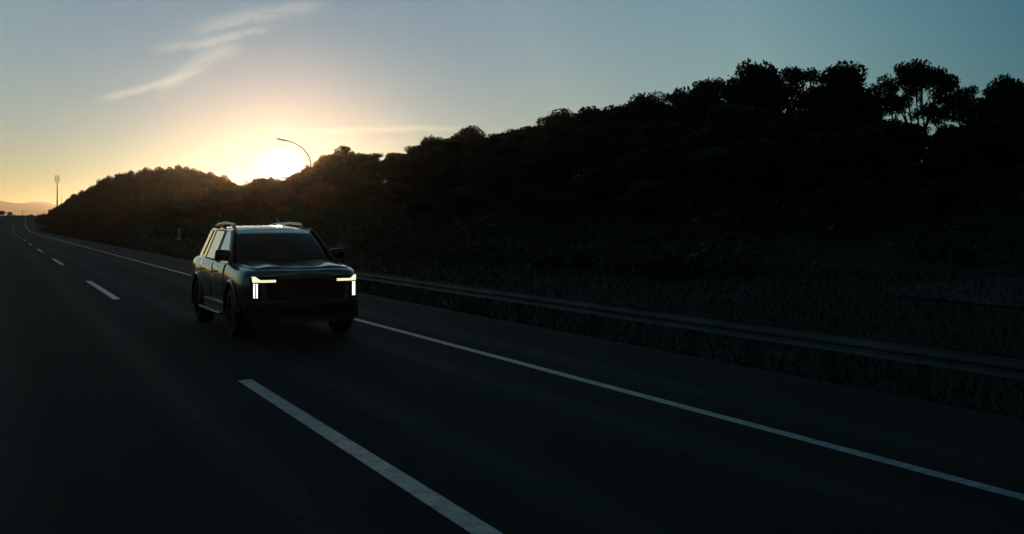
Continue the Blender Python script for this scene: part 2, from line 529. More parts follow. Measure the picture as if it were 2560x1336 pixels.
def mast(px, py_top, d, name, label, w, antennas):
    x, y, _ = at(px, d)
    gz, _, _ = ground_z(x, y)
    o = tag(empty(name, (x, y, gz)), label, 'antenna mast')
    H = (HORIZON - py_top) * d / FOC + CAM_H - gz
    bm = bmesh.new(); tube(bm, [(0, 0, 0), (0, 0, H * .5), (0, 0, H)], [w, w * .8, w * .45], 10)
    link('mast_tube', bm_mesh('mast_tube', bm, M['pole'], True), o)
    if antennas:
        for lev in (.90, .975):
            bm = bmesh.new()
            bmesh.ops.create_circle(bm, cap_ends=True, radius=.9, segments=12, matrix=Matrix.Translation((0, 0, H * lev - 1.0)))
            r = bmesh.ops.extrude_face_region(bm, geom=bm.faces[:])
            bmesh.ops.translate(bm, vec=(0, 0, .12), verts=[q for q in r['geom'] if isinstance(q, bmesh.types.BMVert)])
            link('platform', bm_mesh('platform', bm, M['pole']), o)
            for i in range(6):
                a = i * math.pi / 3 + lev
                bm = bmesh.new(); box(bm, (1.0 * math.cos(a), 1.0 * math.sin(a), H * lev), (.22, .34, 1.9), Matrix.Rotation(a, 3, 'Z'), .03, 1)
                link('antenna_panel', bm_mesh('antenna_panel', bm, M['pole']), o)
        bm = bmesh.new(); tube(bm, [(0, 0, H), (0, 0, H + 1.2)], [.06, .03], 6)
        link('lightning_rod', bm_mesh('lightning_rod', bm, M['pole']), o)
mast(143, 441, 520, 'antenna_mast', 'tall pale telecom mast with antenna cluster behind the left knoll', .42, True)
mast(153.5, 486, 560, 'radio_mast', 'short thin mast just right of the tall telecom mast', .16, False)

def telegraph(px, py_top, d, label):
    x, y, _ = at(px, d)
    gz, _, _ = ground_z(x, y)
    o = tag(empty('telegraph_pole', (x, y, gz)), label, 'utility pole', 'far utility poles')
    H = (HORIZON - py_top) * d / FOC + CAM_H - gz
    bm = bmesh.new(); tube(bm, [(0, 0, 0), (0, 0, H)], [.2, .13], 8); link('pole', bm_mesh('pole', bm, M['wood'], True), o)
    for kz, wd in ((.93, 2.6), (.82, 1.8)):
        bm = bmesh.new(); box(bm, (0, -.15, H * kz), (wd, .14, .16)); link('crossarm', bm_mesh('crossarm', bm, M['wood']), o)
    for i in (-1.1, -.5, .5, 1.1):
        bm = bmesh.new(); tube(bm, [(i, -.15, H * .93 + .08), (i, -.15, H * .93 + .32)], [.07, .05], 6); link('insulator', bm_mesh('insulator', bm, M['concrete']), o)
    return Vector((x, y, gz + H * .93 + .3))
pa = telegraph(56, 526, 690, 'wooden utility pole with crossarms against the distant hills')
pb = telegraph(-40, 530, 660, 'wooden utility pole carrying the wires past the left edge')
pc = telegraph(112, 530, 720, 'wooden utility pole at the foot of the left knoll')
for a, b in ((pa, pb), (pa, pc)):
    for sgn in (-1.1, 1.1):
        bm = bmesh.new()
        pts = [a.lerp(b, u) + Vector((sgn, 0, -1.2 * 4 * u * (1 - u))) for u in np.linspace(0, 1, 9)]
        tube(bm, pts, .035, 4)
        tag(link('overhead_wire', bm_mesh('overhead_wire', bm, M['pole'])), 'thin overhead wire sagging from the far utility pole', 'wire', 'far overhead wires')

def marker_post():
    x, y, _ = at(448, 100)
    gz, _, _ = ground_z(x, y)
    o = tag(empty('marker_post', (x, y, gz), TH), 'slim pale roadside marker post standing on the verge left of the vehicle', 'marker post')
    bm = bmesh.new(); box(bm, (0, 0, .62), (.2, .08, 1.24), None, .02); link('post', bm_mesh('post', bm, M['white']), o)
    bm = bmesh.new(); box(bm, (0, -.05, 1.02), (.12, .02, .2)); link('reflector', bm_mesh('reflector', bm, M['concrete']), o)
    bm = bmesh.new(); box(bm, (-.15, -.1, .10), (.55, .4, .36), None, .08); link('footing', bm_mesh('footing', bm, M['concrete']), o)
marker_post()

# ------------------------------------------------------------------ guardrail
def guardrail():
    s0 = 9.75
    x, y = st_xy(s0, 12)
    o = tag(empty('guardrail', (float(x), float(y), 0), TH), 'low steel guardrail on short posts along the right road edge', 'guardrail')
    # local frame: x = s, y = t
    prof2 = [(-.012, .20), (.018, .235), (.018, .275), (-.012, .31), (-.012, .335), (.018, .37), (.018, .41), (-.012, .445)]
    for i in range(11):
        t0 = -28 + i * 4.5
        bm = bmesh.new(); rows = []
        for tt in (t0, t0 + 4.62):
            lap = .004 * (i % 2)
            rows.append([bm.verts.new((a + lap, tt, b + lap)) for a, b in prof2] + [bm.verts.new((a + .006 + lap, tt, b + lap)) for a, b in reversed(prof2)])
        n = len(rows[0])
        for k in range(n):
            bm.faces.new((rows[0][k], rows[0][(k + 1) % n], rows[1][(k + 1) % n], rows[1][k]))
        bm.faces.new(rows[0]); bm.faces.new(rows[1][::-1])
        link('rail', bm_mesh('rail', bm, M['steel']), o)
    bm = bmesh.new()
    box(bm, (.12, 0, .05), (.1, .12, .76), None, .01, 1); box(bm, (.055, 0, .33), (.05, .10, .2))
    pm = bm_mesh('post', bm, M['rail_post'])
    for i in range(34):
        link('post', pm, o, (0, -28 + .4 + i * 1.5, 0))
guardrail()

# ------------------------------------------------------------------ vegetation
def leaf_quads(cen, n, rad, size, flat=.55, up=.15, r=rng):
    """n small leaf quads spread through an ellipsoid puff"""
    d = r.normal(size=(n, 3)); d /= np.linalg.norm(d, axis=1, keepdims=True)
    d[:, 2] = d[:, 2] * .9 + up
    rr = r.random((n, 1)) ** .45
    p = np.asarray(cen) + d * rr * np.asarray(rad)
    a = r.normal(size=(n, 3)); a /= np.linalg.norm(a, axis=1, keepdims=True)
    b = np.cross(a, r.normal(size=(n, 3))); b /= np.linalg.norm(b, axis=1, keepdims=True)
    sz = size * (.6 + .8 * r.random((n, 1)))
    a = a * sz; b = b * sz * flat
    return np.stack([p - a, p + b * .9 - a * .1, p + a, p - b * .9 + a * .1], 1)

def tree_proto(seed, kind):
    """a 10 m tree; returns trunk mesh and crown mesh"""
    r = np.random.default_rng(seed)
    H = 10.0
    puffs = []
    if kind in ('dense', 'rust', 'dry'):
        rx, rz, cz = 3.3, 4.6, 4.9; npf, pr, nl, ls = 58, (.9, 1.55), 230, .20
    elif kind == 'open':
        rx, rz, cz = 3.4, 3.0, 6.4; npf, pr, nl, ls = 23, (.6, 1.1), 200, .16
    elif kind == 'wispy':
        rx, rz, cz = 2.8, 3.2, 6.2; npf, pr, nl, ls = 34, (.45, .95), 110, .15
    if kind == 'umbrella':
        ls = .17; nl = 210
        for i in range(44):
            a = r.random() * 2 * math.pi; q = math.sqrt(r.random()) * 4.6
            puffs.append(((q * math.cos(a), q * math.sin(a) * .8, 8.9 - .10 * q * q * .55 + r.normal() * .4), (.55 + .4 * r.random())))
        fork = .8
    else:
        fork = 1.9 + r.random()
        i = 0
        while len(puffs) < npf:
            d = r.normal(size=3); d /= np.linalg.norm(d)
            if d[2] < (-.9 if kind in ('dense', 'dry') else -.55): continue
            q = (.55 + .45 * r.random())
            wob = 1 + .18 * math.sin(3 * math.atan2(d[1], d[0]) + seed)
            rad = pr[0] + (pr[1] - pr[0]) * r.random()
            c = np.array([d[0] * (rx - rad * .5) * q * wob, d[1] * (rx - rad * .5) * q * wob, cz + d[2] * (rz - rad * .6) * q + .3])
            puffs.append((tuple(c), rad))
    top = max(c[2] + rad * .8 for c, rad in puffs)
    sc = H / top
    quads = []
    for c, rad in puffs:
        c = np.array(c) * np.array([1, 1, sc])
        quads.append(leaf_quads(c, int(nl * (rad / 1.0) ** 1.6) + 40, (rad * 1.1, rad * 1.1, rad * .85), ls, r=r))
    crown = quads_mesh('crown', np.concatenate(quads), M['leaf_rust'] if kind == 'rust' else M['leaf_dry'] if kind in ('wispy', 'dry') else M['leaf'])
    bm = bmesh.new()
    lean = r.normal(size=2) * .25
    f0 = Vector((lean[0] * .4, lean[1] * .4, fork))
    tube(bm, [(0, 0, -1.2), (0, 0, .3), f0], [.30, .24, .19], 7)
    main = []
    nb_ = 7 if kind == 'umbrella' else 5
    for k in range(nb_):
        a = 2 * math.pi * k / nb_ + r.random() * .6
        if kind == 'umbrella':
            e = Vector((2.6 * math.cos(a), 2.1 * math.sin(a), 7.0 + r.random()))
        else:
            e = Vector((1.5 * math.cos(a), 1.5 * math.sin(a), 5.2 + 1.4 * r.random()))
        m1 = f0.lerp(e, .5) + Vector((r.normal() * .25, r.normal() * .25, .3))
        tube(bm, [f0, m1, e], [.13, .09, .055], 6)
        main.append((m1, e))
    for c, rad in puffs:
        c = Vector((c[0], c[1], c[2] * sc))
        m1, e = min(main, key=lambda q: (q[1] - c).length)
        st = e if r.random() < .6 else m1.lerp(e, .5)
        md = st.lerp(c, .5) + Vector((r.normal() * .15, r.normal() * .15, -.1 + r.normal() * .1))
        tube(bm, [st, md, c], [.05, .035, .015], 5)
        if kind in ('umbrella', 'wispy', 'open'):
            for _ in range(3):
                d = Vector(r.normal(size=3)); d.z = abs(d.z)
                tube(bm, [md, md.lerp(c, .6) + d * .2, c + d.normalized() * rad * .8], [.025, .018, .008], 4)
    trunk = bm_mesh('trunk', bm, M['bark'], True)
    return trunk, crown
PROTO = {k: [tree_proto(100 * j + i, k) for i in range(n)] for j, (k, n) in enumerate((('dense', 4), ('open', 4), ('wispy', 3), ('umbrella', 1), ('rust', 3), ('dry', 3)))}

SKY_LINE = [(90, 545), (110, 536), (150, 508), (180, 487), (215, 470), (262, 442), (300, 425), (345, 423), (400, 413), (440, 412), (500, 422), (545, 437), (575, 453), (610, 458),
            (640, 445), (672, 437), (705, 446), (735, 436), (760, 420), (790, 408), (830, 384), (858, 366), (885, 382), (930, 379), (985, 383), (1030, 372), (1070, 345), (1130, 336),
            (1180, 319), (1215, 328), (1245, 335), (1290, 316), (1330, 312), (1390, 292), (1430, 266), (1490, 264), (1530, 268), (1560, 246), (1620, 235), (1680, 214),
            (1720, 200), (1760, 194), (1840, 180), (1890, 154), (1960, 166), (1990, 182), (2040, 166), (2110, 160), (2160, 172), (2225, 214), (2260, 255), (2300, 258), (2350, 226),
            (2400, 212), (2440, 210), (2480, 205), (2512, 190), (2560, 196), (2650, 190), (2760, 210), (2900, 200)]
RIDGE_Z = [(90, 330), (150, 310), (250, 278), (400, 240), (600, 200), (720, 178), (860, 152), (1200, 120), (1500, 100), (1900, 80), (2560, 64), (2900, 58)]
def line_at(tbl, px): return float(np.interp(px, [p[0] for p in tbl], [p[1] for p in tbl]))

n_trees = 0
def plant(px, d, py_top, kind, width_m, name, label, group=None, cat='tree'):
    """a tree that stands at the distance d and is as tall as its top in the photograph shows"""
    global n_trees
    x, y, _ = at(px, d)
    gz, _, _ = ground_z(x, y)
    h = (HORIZON - py_top) * d / FOC + CAM_H - gz
    if h < 1.2: return None
    tr, cr = PROTO[kind][n_trees % len(PROTO[kind])]
    n_trees += 1
    o = empty(name, (x, y, gz), random.random() * 6.28)
    tag(o, label, cat, group)
    sx = (width_m if kind == 'umbrella' else min(width_m, 1.2 * h)) / 6.6
    o.scale = (sx, sx * random.uniform(.9, 1.1), h / 10.0)
    link('trunk', tr, o); link('crown', cr, o)
    return o

ZONES = [(90, 'tree from the left on the tapering left end of the left knoll', 'trees at the far end of the left knoll', 'dark'),
         (260, 'tree from the left along the rounded top of the left knoll', 'trees on top of the left knoll', 'dark'),
         (540, 'tree from the left in the skyline dip under the sun', 'trees under the setting sun', 'thin'),
         (800, 'tree from the left on the skyline right of the street lamp', 'trees right of the street lamp', 'dark'),
         (1240, 'tree from the left on the steadily rising middle skyline', 'trees on the rising middle skyline', 'brown tinged'),
         (1540, 'tree from the left on the climbing right part of the skyline', 'trees on the climbing right skyline', 'black'),
         (1990, 'tree from the left on the high right end of the skyline', 'trees on the high right skyline', 'black')]
def zone(px):
    return max(i for i, q in enumerate(ZONES) if px >= q[0])
ORD = ('first second third fourth fifth sixth seventh eighth ninth tenth eleventh twelfth thirteenth fourteenth fifteenth sixteenth '
       'seventeenth eighteenth nineteenth twentieth').split()
skyline = []                                   # (px, tree, keeps its own label)
STAND_OUT = [858, 1180, 1073, 1890, 2110, 2512, 2290]
# the skyline row
px = 100.0
while px < 2860:
    d = line_at(RIDGE_Z, px)
    sy = line_at(SKY_LINE, px)
    wm = (4.6 if px < 560 else 4.4 if px < 830 else 6.4 if px < 1540 else 5.0) * random.uniform(.85, 1.15)
    wpx = wm * FOC / d
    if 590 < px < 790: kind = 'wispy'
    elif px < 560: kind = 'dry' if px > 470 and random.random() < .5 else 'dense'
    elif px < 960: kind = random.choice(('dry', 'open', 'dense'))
    elif 1235 < px < 1470: kind = 'rust'
    elif px < 1540: kind = random.choice(('dense', 'open', 'dense'))
    else: kind = random.choice(('open', 'open', 'open', 'open', 'dense'))
    if all(abs(px - q) > 17 for q in STAND_OUT):
        o = plant(px, d * random.uniform(.97, 1.03), sy + random.uniform(-3, 6), kind, wm, 'tree', None)
        if o: skyline.append((px, o, False))
    px += wpx * (.42 if px < 560 else .40 if px < 1540 else .48)
# named trees that stand out on the skyline
skyline.append((858, plant(858, 150, 364, 'open', 5.0, 'tree', 'pointed tree standing up from the skyline just right of the street lamp'), True))
skyline.append((1180, plant(1180, 122, 316, 'dense', 5.4, 'tree', 'round topped tree forming the small hump left of the brown tinged trees'), True))
skyline.append((1073, plant(1073, 130, 338, 'open', 2.6, 'tree', 'small spiky tree top left of the round hump on the skyline'), True))
skyline.append((1890, plant(1890, 79, 152, 'dense', 5.2, 'tree', 'highest black tree crown on the skyline'), True))
skyline.append((2110, plant(2110, 74, 158, 'dense', 5.6, 'tree', 'broad dome shaped tree left of the airy tree'), True))
skyline.append((2512, plant(2512, 62, 186, 'dense', 3.6, 'tree', 'tree with a raised tuft near the right end of the skyline'), True))
skyline.append((2290, plant(2290, 74, 152, 'umbrella', 5.0, 'tree', 'airy flat topped tree with bare forked branches showing against the sky'), True))
count = {}
for px_, o, own in sorted(skyline, key=lambda q: q[0]):
    i = zone(px_); count[i] = count.get(i, 0) + 1
    if not own:
        tag(o, ORD[count[i] - 1] + ' ' + ZONES[i][3] + ' ' + ZONES[i][1], None, ZONES[i][2])
# dense low trees close the dip below the sun
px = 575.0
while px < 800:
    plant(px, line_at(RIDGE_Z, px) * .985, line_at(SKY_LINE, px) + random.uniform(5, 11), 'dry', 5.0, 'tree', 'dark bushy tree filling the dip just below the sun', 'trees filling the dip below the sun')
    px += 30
# fill rows on the slope in front
for row, (dz, lo, hi) in enumerate(((.93, 14, 40), (.84, 34, 80), (.74, 70, 130), (.65, 140, 200), (.56, 215, 285))):
    px = 130.0 + row * 25 if row < 3 else 930.0 + row * 40
    while px < 2880:
        d = line_at(RIDGE_Z, px) * dz * random.uniform(.97, 1.03)
        hgt = HORIZON + 60 - line_at(SKY_LINE, px)
        sy = line_at(SKY_LINE, px) + random.uniform(lo, hi) * (.35 + .65 * hgt / 400) + (80 if px > 1540 and row < 2 else 0)
        wm = random.uniform(5.0, 6.6) if px > 560 else random.uniform(4.4, 5.6)
        if not (2215 < px < 2330 and row == 0):
            side = 'left of the vehicle' if px < 520 else 'behind the vehicle' if px < 900 else 'right of the vehicle' if px < 1700 else 'at the right edge'
            plant(px, d, sy, 'rust' if 1250 < px < 1440 and row == 0 else 'dry' if row < 3 and px < 840 and random.random() < 1.15 * math.exp(-abs(px - 730) / 120) else 'dense', wm, 'tree',  # crowns with the painted veil thin out away from the sun
                  'dark tree merging into the black wooded slope ' + side, 'trees on the dark slope ' + side)
        px += wm * FOC / d * (.62 + .1 * min(row, 2))
# lower trees behind the ridge close the gaps under the crowns
px = 1500.0
while px < 2880:
    d = line_at(RIDGE_Z, px) * 1.16
    plant(px, d, line_at(SKY_LINE, px) + random.uniform(110, 150), 'dense', 6.0, 'tree', 'low dark tree behind the black trunks of the right ridge', 'low trees behind the right ridge')
    plant(px + 40, d * 1.1, line_at(SKY_LINE, px) + random.uniform(165, 200), 'dense', 6.0, 'tree', 'low dark tree behind the black trunks of the right ridge', 'low trees behind the right ridge')
    px += 6.0 * FOC / d * .62
# far bushes at the left edge
for px, py, d, w, lab in ((4, 527, 600, 7, 'dark bushy clump at the left edge beyond the road'), (24, 530, 610, 6, 'dark bushy clump second from the left edge beyond the road'),
                          (36, 537, 620, 6, 'lowest bushy clump beside the far utility pole'), (-18, 525, 600, 8, 'dark bushy clump cut by the left edge'),
                          (78, 536, 700, 9, 'low dark bush on the crest of the far road'), (97, 537, 700, 7, 'low dark bush beside the foot of the left knoll')):
    plant(px, d, py, 'dense', w, 'bush', lab, None, 'bush')

# undergrowth that nobody could count
def undergrowth():
    parts_ = []
    n = 3800
    t = rng.uniform(-30, 335, n) * 1.0
    foot = 20 - 6 * sstep(t, 150, 300)
    s = foot - 2 + rng.random(n) ** 1.1 * 58
    x, y = st_xy(s, t); z = ground_h(s, t)
    for i in range(n):
        if t[i] < 24 and s[i] < 25: continue
        rad = rng.uniform(.6, 1.4) * (1.0 if s[i] > foot[i] + 3 else .6)
        parts_.append(leaf_quads((float(x[i]), float(y[i]), float(z[i]) + rad * .4), 90, (rad * 1.4, rad * 1.4, rad), .13))
    tag(link('undergrowth', quads_mesh('undergrowth', np.concatenate(parts_), M['leaf'])), kind='stuff')
undergrowth()

def grass():
    n = 110000
    t = np.concatenate([rng.uniform(-12, 60, n // 2), rng.uniform(60, 320, n // 2)])
    s = 8.9 + rng.random(n) ** 1.2 * 15
    x, y = st_xy(s, t); z = ground_h(s, t)
    h = rng.uniform(.04, .16, n) * np.where(s < 9.8, .6, 1.2)
    a = rng.uniform(0, 6.28, n); w = rng.uniform(.006, .014, n) * (1 + t.clip(0) / 50)
    dx, dy = np.cos(a) * w, np.sin(a) * w
    lx, ly = rng.normal(size=n) * h * .4, rng.normal(size=n) * h * .4
    P = np.stack([x, y, z], 1)
    q = np.stack([P + np.stack([-dx, -dy, 0 * h], 1), P + np.stack([dx, dy, 0 * h], 1),
                  P + np.stack([lx + dx * .3, ly + dy * .3, h], 1), P + np.stack([lx - dx * .3, ly - dy * .3, h], 1)], 1)
    tag(link('grass', quads_mesh('grass', q, M['grass'])), kind='stuff')
grass()

# ------------------------------------------------------------------ the vehicle (local: x = image right, y = towards its rear, z up)
car = tag(empty('suv', (-3.30, 16.05, 0), TH), 'large dark blue sport utility vehicle driving with lit headlamps', 'suv')
WB0, WB1, WZ, WR = .98, 4.05, .405, .405
def interp(tbl, v): return float(np.interp(v, [a[0] for a in tbl], [a[1] for a in tbl]))
PLAN = [(0, .69), (.04, .77), (.10, .845), (.2, .915), (.34, .965), (.55, .99), (.9, 1.0), (4.5, 1.0), (4.9, .975), (5.15, .93), (5.28, .84), (5.32, .74)]
TOP = [(0, 1.06), (.04, 1.095), (.12, 1.125), (.3, 1.148), (.7, 1.175), (1.2, 1.20), (1.45, 1.225), (4.9, 1.235), (5.2, 1.22), (5.32, 1.16)]
BOT = [(0, .42), (.06, .34), (.3, .29), (.7, .28), (4.6, .30), (5.1, .42), (5.32, .55)]
def section(y):
    w, tp, bt = interp(PLAN, y), interp(TOP, y), interp(BOT, y)
    hood = 1.0 if y < 1.4 else 0.0
    return [(0, bt), (.55 * w, bt), (.86 * w, bt + .01), (.95 * w, bt + .07), (.985 * w, .62), (1.0 * w, .80), (.995 * w, .93), (.972 * w, tp - .12), (.94 * w, tp - .045),
            (.88 * w, tp - .004), (.72 * w, tp + .018), (.48 * w, tp + .02 + .012 * hood), (.22 * w, tp + .024 - .008 * hood), (0, tp + .022)]
YS = [0, .015, .04, .07, .1, .15, .2, .27, .34, .45, .55, .75, .98, 1.2, 1.38, 1.5, 1.8, 2.3, 2.9, 3.5, 4.05, 4.5, 4.75, 4.95, 5.1, 5.2, 5.28, 5.31, 5.32]
def body():
    bm = bmesh.new(); rings = []
    for y in YS:
        half = section(y)
        ring = [(x, y, z) for x, z in half] + [(-x, y, z) for x, z in reversed(half[1:-1])]
        rings.append([bm.verts.new(p) for p in ring])
    n = len(rings[0])
    for a, b in zip(rings, rings[1:]):
        for k in range(n):
            bm.faces.new((a[k], b[k], b[(k + 1) % n], a[(k + 1) % n]))
    for ring in (rings[0], rings[-1]):           # end caps as a ladder of quads
        m = n // 2
        for k in range(m):
            l0, l1 = (-k) % n, (-(k + 1)) % n
            vs = [ring[k], ring[k + 1], ring[l1], ring[l0]]
            vs = [q for i, q in enumerate(vs) if q not in vs[:i]]
            if len(vs) >= 3: bm.faces.new(vs)
    me = bm_mesh('body', bm, M['paint'], True)
    o = link('body', me, car)
    sb = o.modifiers.new('s', 'SUBSURF'); sb.levels = sb.render_levels = 1
    cutters = []
    for yy in (WB0, WB1):
        for sg in (-1, 1):
            bm = bmesh.new()
            bmesh.ops.create_cone(bm, cap_ends=True, segments=40, radius1=.475, radius2=.475, depth=.8,
                                  matrix=Matrix.Translation((sg * 1.0, yy, WZ + .02)) @ Matrix.Rotation(R(90), 4, 'Y'))
            c = link('cut', bm_mesh('cut', bm, M['trim']), car); cutters.append(c)
            bo = o.modifiers.new('b', 'BOOLEAN'); bo.operation = 'DIFFERENCE'; bo.object = c; bo.solver = 'EXACT'
    dg = bpy.context.evaluated_depsgraph_get()
    new = bpy.data.meshes.new_from_object(o.evaluated_get(dg))
    o.modifiers.clear(); o.data = new
    new.name = 'body'
    for c in cutters:
        bpy.data.objects.remove(c)
    bpy.context.view_layer.update()
    try:
        new.set_sharp_from_angle(angle=R(38))
    except Exception:
        pass
    return o
body()

def side_x(y, z):
    half = section(y)
    zs = [p[1] for p in half[3:9]]; xs = [p[0] for p in half[3:9]]
    return float(np.interp(z, zs, xs))
def side_panel(name, y0, y1, z0, z1, m, sg, parent=car, lift=.006, cut=None):
    """a panel lying proud of the flank, with its own edge"""
    ny, nz = 10, 8
    bm = bmesh.new(); g = []
    for j in range(nz + 1):
        z = z0 + (z1 - z0) * j / nz
        row = []
        for i in range(ny + 1):
            y = y0 + (y1 - y0) * i / ny
            zz = z
            if cut:
                cy, cz, cr = cut
                dd = math.hypot(y - cy, zz - cz)
                if dd < cr:
                    y = cy + math.copysign(math.sqrt(max(0, cr * cr - (zz - cz) ** 2)), y - cy) if abs(zz - cz) < cr else y
            row.append((sg * (side_x(y, zz) + lift), y, zz))
        g.append(row)
    out = [[bm.verts.new(p) for p in r] for r in g]
    inn = [[bm.verts.new((p[0] - sg * .03, p[1], p[2])) for p in r] for r in g]
    for j in range(nz):
        for i in range(ny):
            for A in (out, inn):
                try: bm.faces.new((A[j][i], A[j][i + 1], A[j + 1][i + 1], A[j + 1][i]))
                except ValueError: pass
    rim = [(0, i) for i in range(ny)] + [(j, ny) for j in range(nz)] + [(nz, i) for i in range(ny, 0, -1)] + [(j, 0) for j in range(nz, 0, -1)]
    for a, b in zip(rim, rim[1:] + rim[:1]):
        try: bm.faces.new((out[a[0]][a[1]], out[b[0]][b[1]], inn[b[0]][b[1]], inn[a[0]][a[1]]))
        except ValueError: pass
    return link(name, bm_mesh(name, bm, m, True), parent)

# greenhouse: the flank of the cabin is one leaning plane
def cab_x(y, z): 
    return .935 - (z - 1.24) * .42 - .10 * max(0, y - 3.3) - .02 * max(0, 2.0 - y)
def cab_panel(name, poly, m, sg, lift=0, th=.03, parent=car, bevel=.006):
    bm = bmesh.new()
    a = [bm.verts.new((sg * (cab_x(y, z) + lift), y, z)) for y, z in poly]
    b = [bm.verts.new((sg * (cab_x(y, z) + lift - th), y, z)) for y, z in poly]
    n = len(poly)
    bm.faces.new(a); bm.faces.new(b[::-1])
    for i in range(n): bm.faces.new((a[i], b[i], b[(i + 1) % n], a[(i + 1) % n]))
    if bevel: bmesh.ops.bevel(bm, geom=bm.edges[:], offset=bevel, segments=1, affect='EDGES')
    return link(name, bm_mesh(name, bm, m), parent)

for sg in (-1, 1):
    fd = side_panel('door', 1.62, 2.62, .50, 1.175, M['paint'], sg)
    rd = side_panel('door', 2.635, 3.90, .50, 1.175, M['paint'], sg, cut=(WB1, WZ, .53))
    for d_, yh in ((fd, 2.40), (rd, 3.60)):
        bm = bmesh.new(); box(bm, (sg * (side_x(yh, 1.04) + .035), yh, 1.045), (.03, .22, .035), None, .012)
        link('handle', bm_mesh('handle', bm, M['chrome'], True), d_)
    cab_panel('windscreen_pillar', [(1.30, 1.22), (1.50, 1.22), (2.26, 1.74), (2.12, 1.765), (2.06, 1.75)], M['trim'], sg, .004)
    w1 = cab_panel('side_window', [(1.56, 1.235), (2.58, 1.235), (2.70, 1.735), (2.24, 1.735)], M['side_glass'], sg, -.012, .008, fd, 0)
    cab_panel('door_pillar', [(2.58, 1.22), (2.74, 1.22), (2.84, 1.745), (2.70, 1.745)], M['trim'], sg, 0)
    cab_panel('side_window', [(2.74, 1.24), (3.90, 1.24), (3.98, 1.735), (2.84, 1.735)], M['side_glass'], sg, -.012, .008, rd, 0)
    cab_panel('door_pillar', [(3.90, 1.22), (4.16, 1.22), (4.16, 1.745), (3.98, 1.745)], M['gloss'], sg, 0)
    cab_panel('quarter_window', [(4.16, 1.27), (4.66, 1.27), (4.58, 1.72), (4.16, 1.72)], M['side_glass'], sg, -.012, .008, car, 0)
    cab_panel('rear_pillar', [(4.64, 1.21), (5.20, 1.21), (5.06, 1.75), (4.56, 1.75)], M['roof_paint'], sg, .006, .06, car, .02)
    cab_panel('window_sill', [(1.40, 1.195), (5.1, 1.195), (5.1, 1.245), (1.45, 1.238)], M['gloss'], sg, .012, .02)
    cab_panel('quarter_sill', [(4.10, 1.245), (4.72, 1.245), (4.72, 1.272), (4.10, 1.272)], M['gloss'], sg, .002, .02)
    cab_panel('roof_side', [(2.08, 1.735), (5.02, 1.735), (4.98, 1.785), (2.16, 1.785)], M['roof_paint'], sg, .002, .05, car, .012)

def roof():
    ys = [2.0, 2.05, 2.15, 2.35, 2.7, 3.2, 3.8, 4.4, 4.8, 4.98, 5.06]
    zt = [(2.0, 1.765), (2.05, 1.785), (2.15, 1.802), (2.35, 1.822), (2.7, 1.838), (3.2, 1.843), (3.8, 1.838), (4.4, 1.82), (4.8, 1.80), (4.98, 1.785), (5.06, 1.765)]
    bm = bmesh.new(); rows = []
    for y in ys:
        z = interp(zt, y); e = interp([(2.0, .06), (2.2, .02), (4.9, .0), (5.06, .05)], y)
        e += .065 * max(0, y - 3.2)
        half = [(0, z), (.28, z - .004), (.5 - e * .6, z - .016), (.62 - e, z - .036), (.70 - e, z - .075)]
        yb = lambda x: y + (.10 * (x / .68) ** 2 if y < 2.4 else 0)
        rows.append([bm.verts.new((x, yb(x), zz)) for x, zz in [(-a, b) for a, b in reversed(half[1:])] + half])
    for a, b in zip(rows, rows[1:]):
        for k in range(len(a) - 1): bm.faces.new((a[k], a[k + 1], b[k + 1], b[k]))
    me = bm_mesh('roof', bm, M['roof_paint'], True)
    o = link('roof', me, car)
    so = o.modifiers.new('t', 'SOLIDIFY'); so.thickness = .03; so.offset = -1 
    sb = o.modifiers.new('s', 'SUBSURF'); sb.levels = sb.render_levels = 2
    for sg in (-1, 1):
        bm = bmesh.new()
        pts = [(sg * (.62 - .065 * max(0, y - 3.2)), y, z) for y, z in ((2.42, 1.79), (2.50, 1.84), (2.66, 1.866), (3.4, 1.88), (4.3, 1.86), (4.6, 1.835), (4.72, 1.79))]
        tube(bm, pts, .022, 8)
        rl = link('roof_rail', bm_mesh('roof_rail', bm, M['chrome'], True), car)
        for yy in (2.52, 3.5, 4.6):
            bm = bmesh.new(); box(bm, (sg * (.62 - .065 * max(0, yy - 3.2)), yy, 1.82), (.045, .14, .06), None, .012); link('rail_foot', bm_mesh('rail_foot', bm, M['trim']), rl)
roof()

def curved_glass(name, lo, hi, m, parent=car):
    """lo / hi: functions of u in -1..1 giving the lower and upper edge"""
    bm = bmesh.new(); rows = []
    for j in range(7):
        q = j / 6
        rows.append([bm.verts.new(Vector(lo(u)).lerp(Vector(hi(u)), q) + Vector((0, -.02 * math.sin(q * math.pi), .02 * math.sin(q * math.pi)))) for u in np.linspace(-1, 1, 15)])
    for a, b in zip(rows, rows[1:]):
        for k in range(14): bm.faces.new((a[k], a[k + 1], b[k + 1], b[k]))
    o = link(name, bm_mesh(name, bm, m, True), parent)
    so = o.modifiers.new('t', 'SOLIDIFY'); so.thickness = .006
    return o
ws = curved_glass('windscreen', lambda u: (.86 * u, 1.22 + .20 * u * u, 1.225 + .01 * (1 - u * u)), lambda u: (.69 * u, 2.0 + .11 * u * u, 1.75 + .02 * (1 - u * u)), M['glass'])
for x0, x1 in ((-.70, -.05), (.02, .66)):
    bm = bmesh.new(); tube(bm, [(x0, 1.24 + .2 * x0 * x0, 1.262), (x1, 1.235 + .2 * x1 * x1, 1.268)], [.016, .011], 6)
    link('wiper', bm_mesh('wiper', bm, M['trim']), car)
curved_glass('rear_window', lambda u: (.72 * u, 5.24 - .05 * u * u, 1.25), lambda u: (.54 * u, 5.06 - .04 * u * u, 1.75), M['glass'])
bm = bmesh.new(); box(bm, (0, 1.30, 1.236), (1.5, .16, .03), None, .01); link('cowl', bm_mesh('cowl', bm, M['trim']), car)

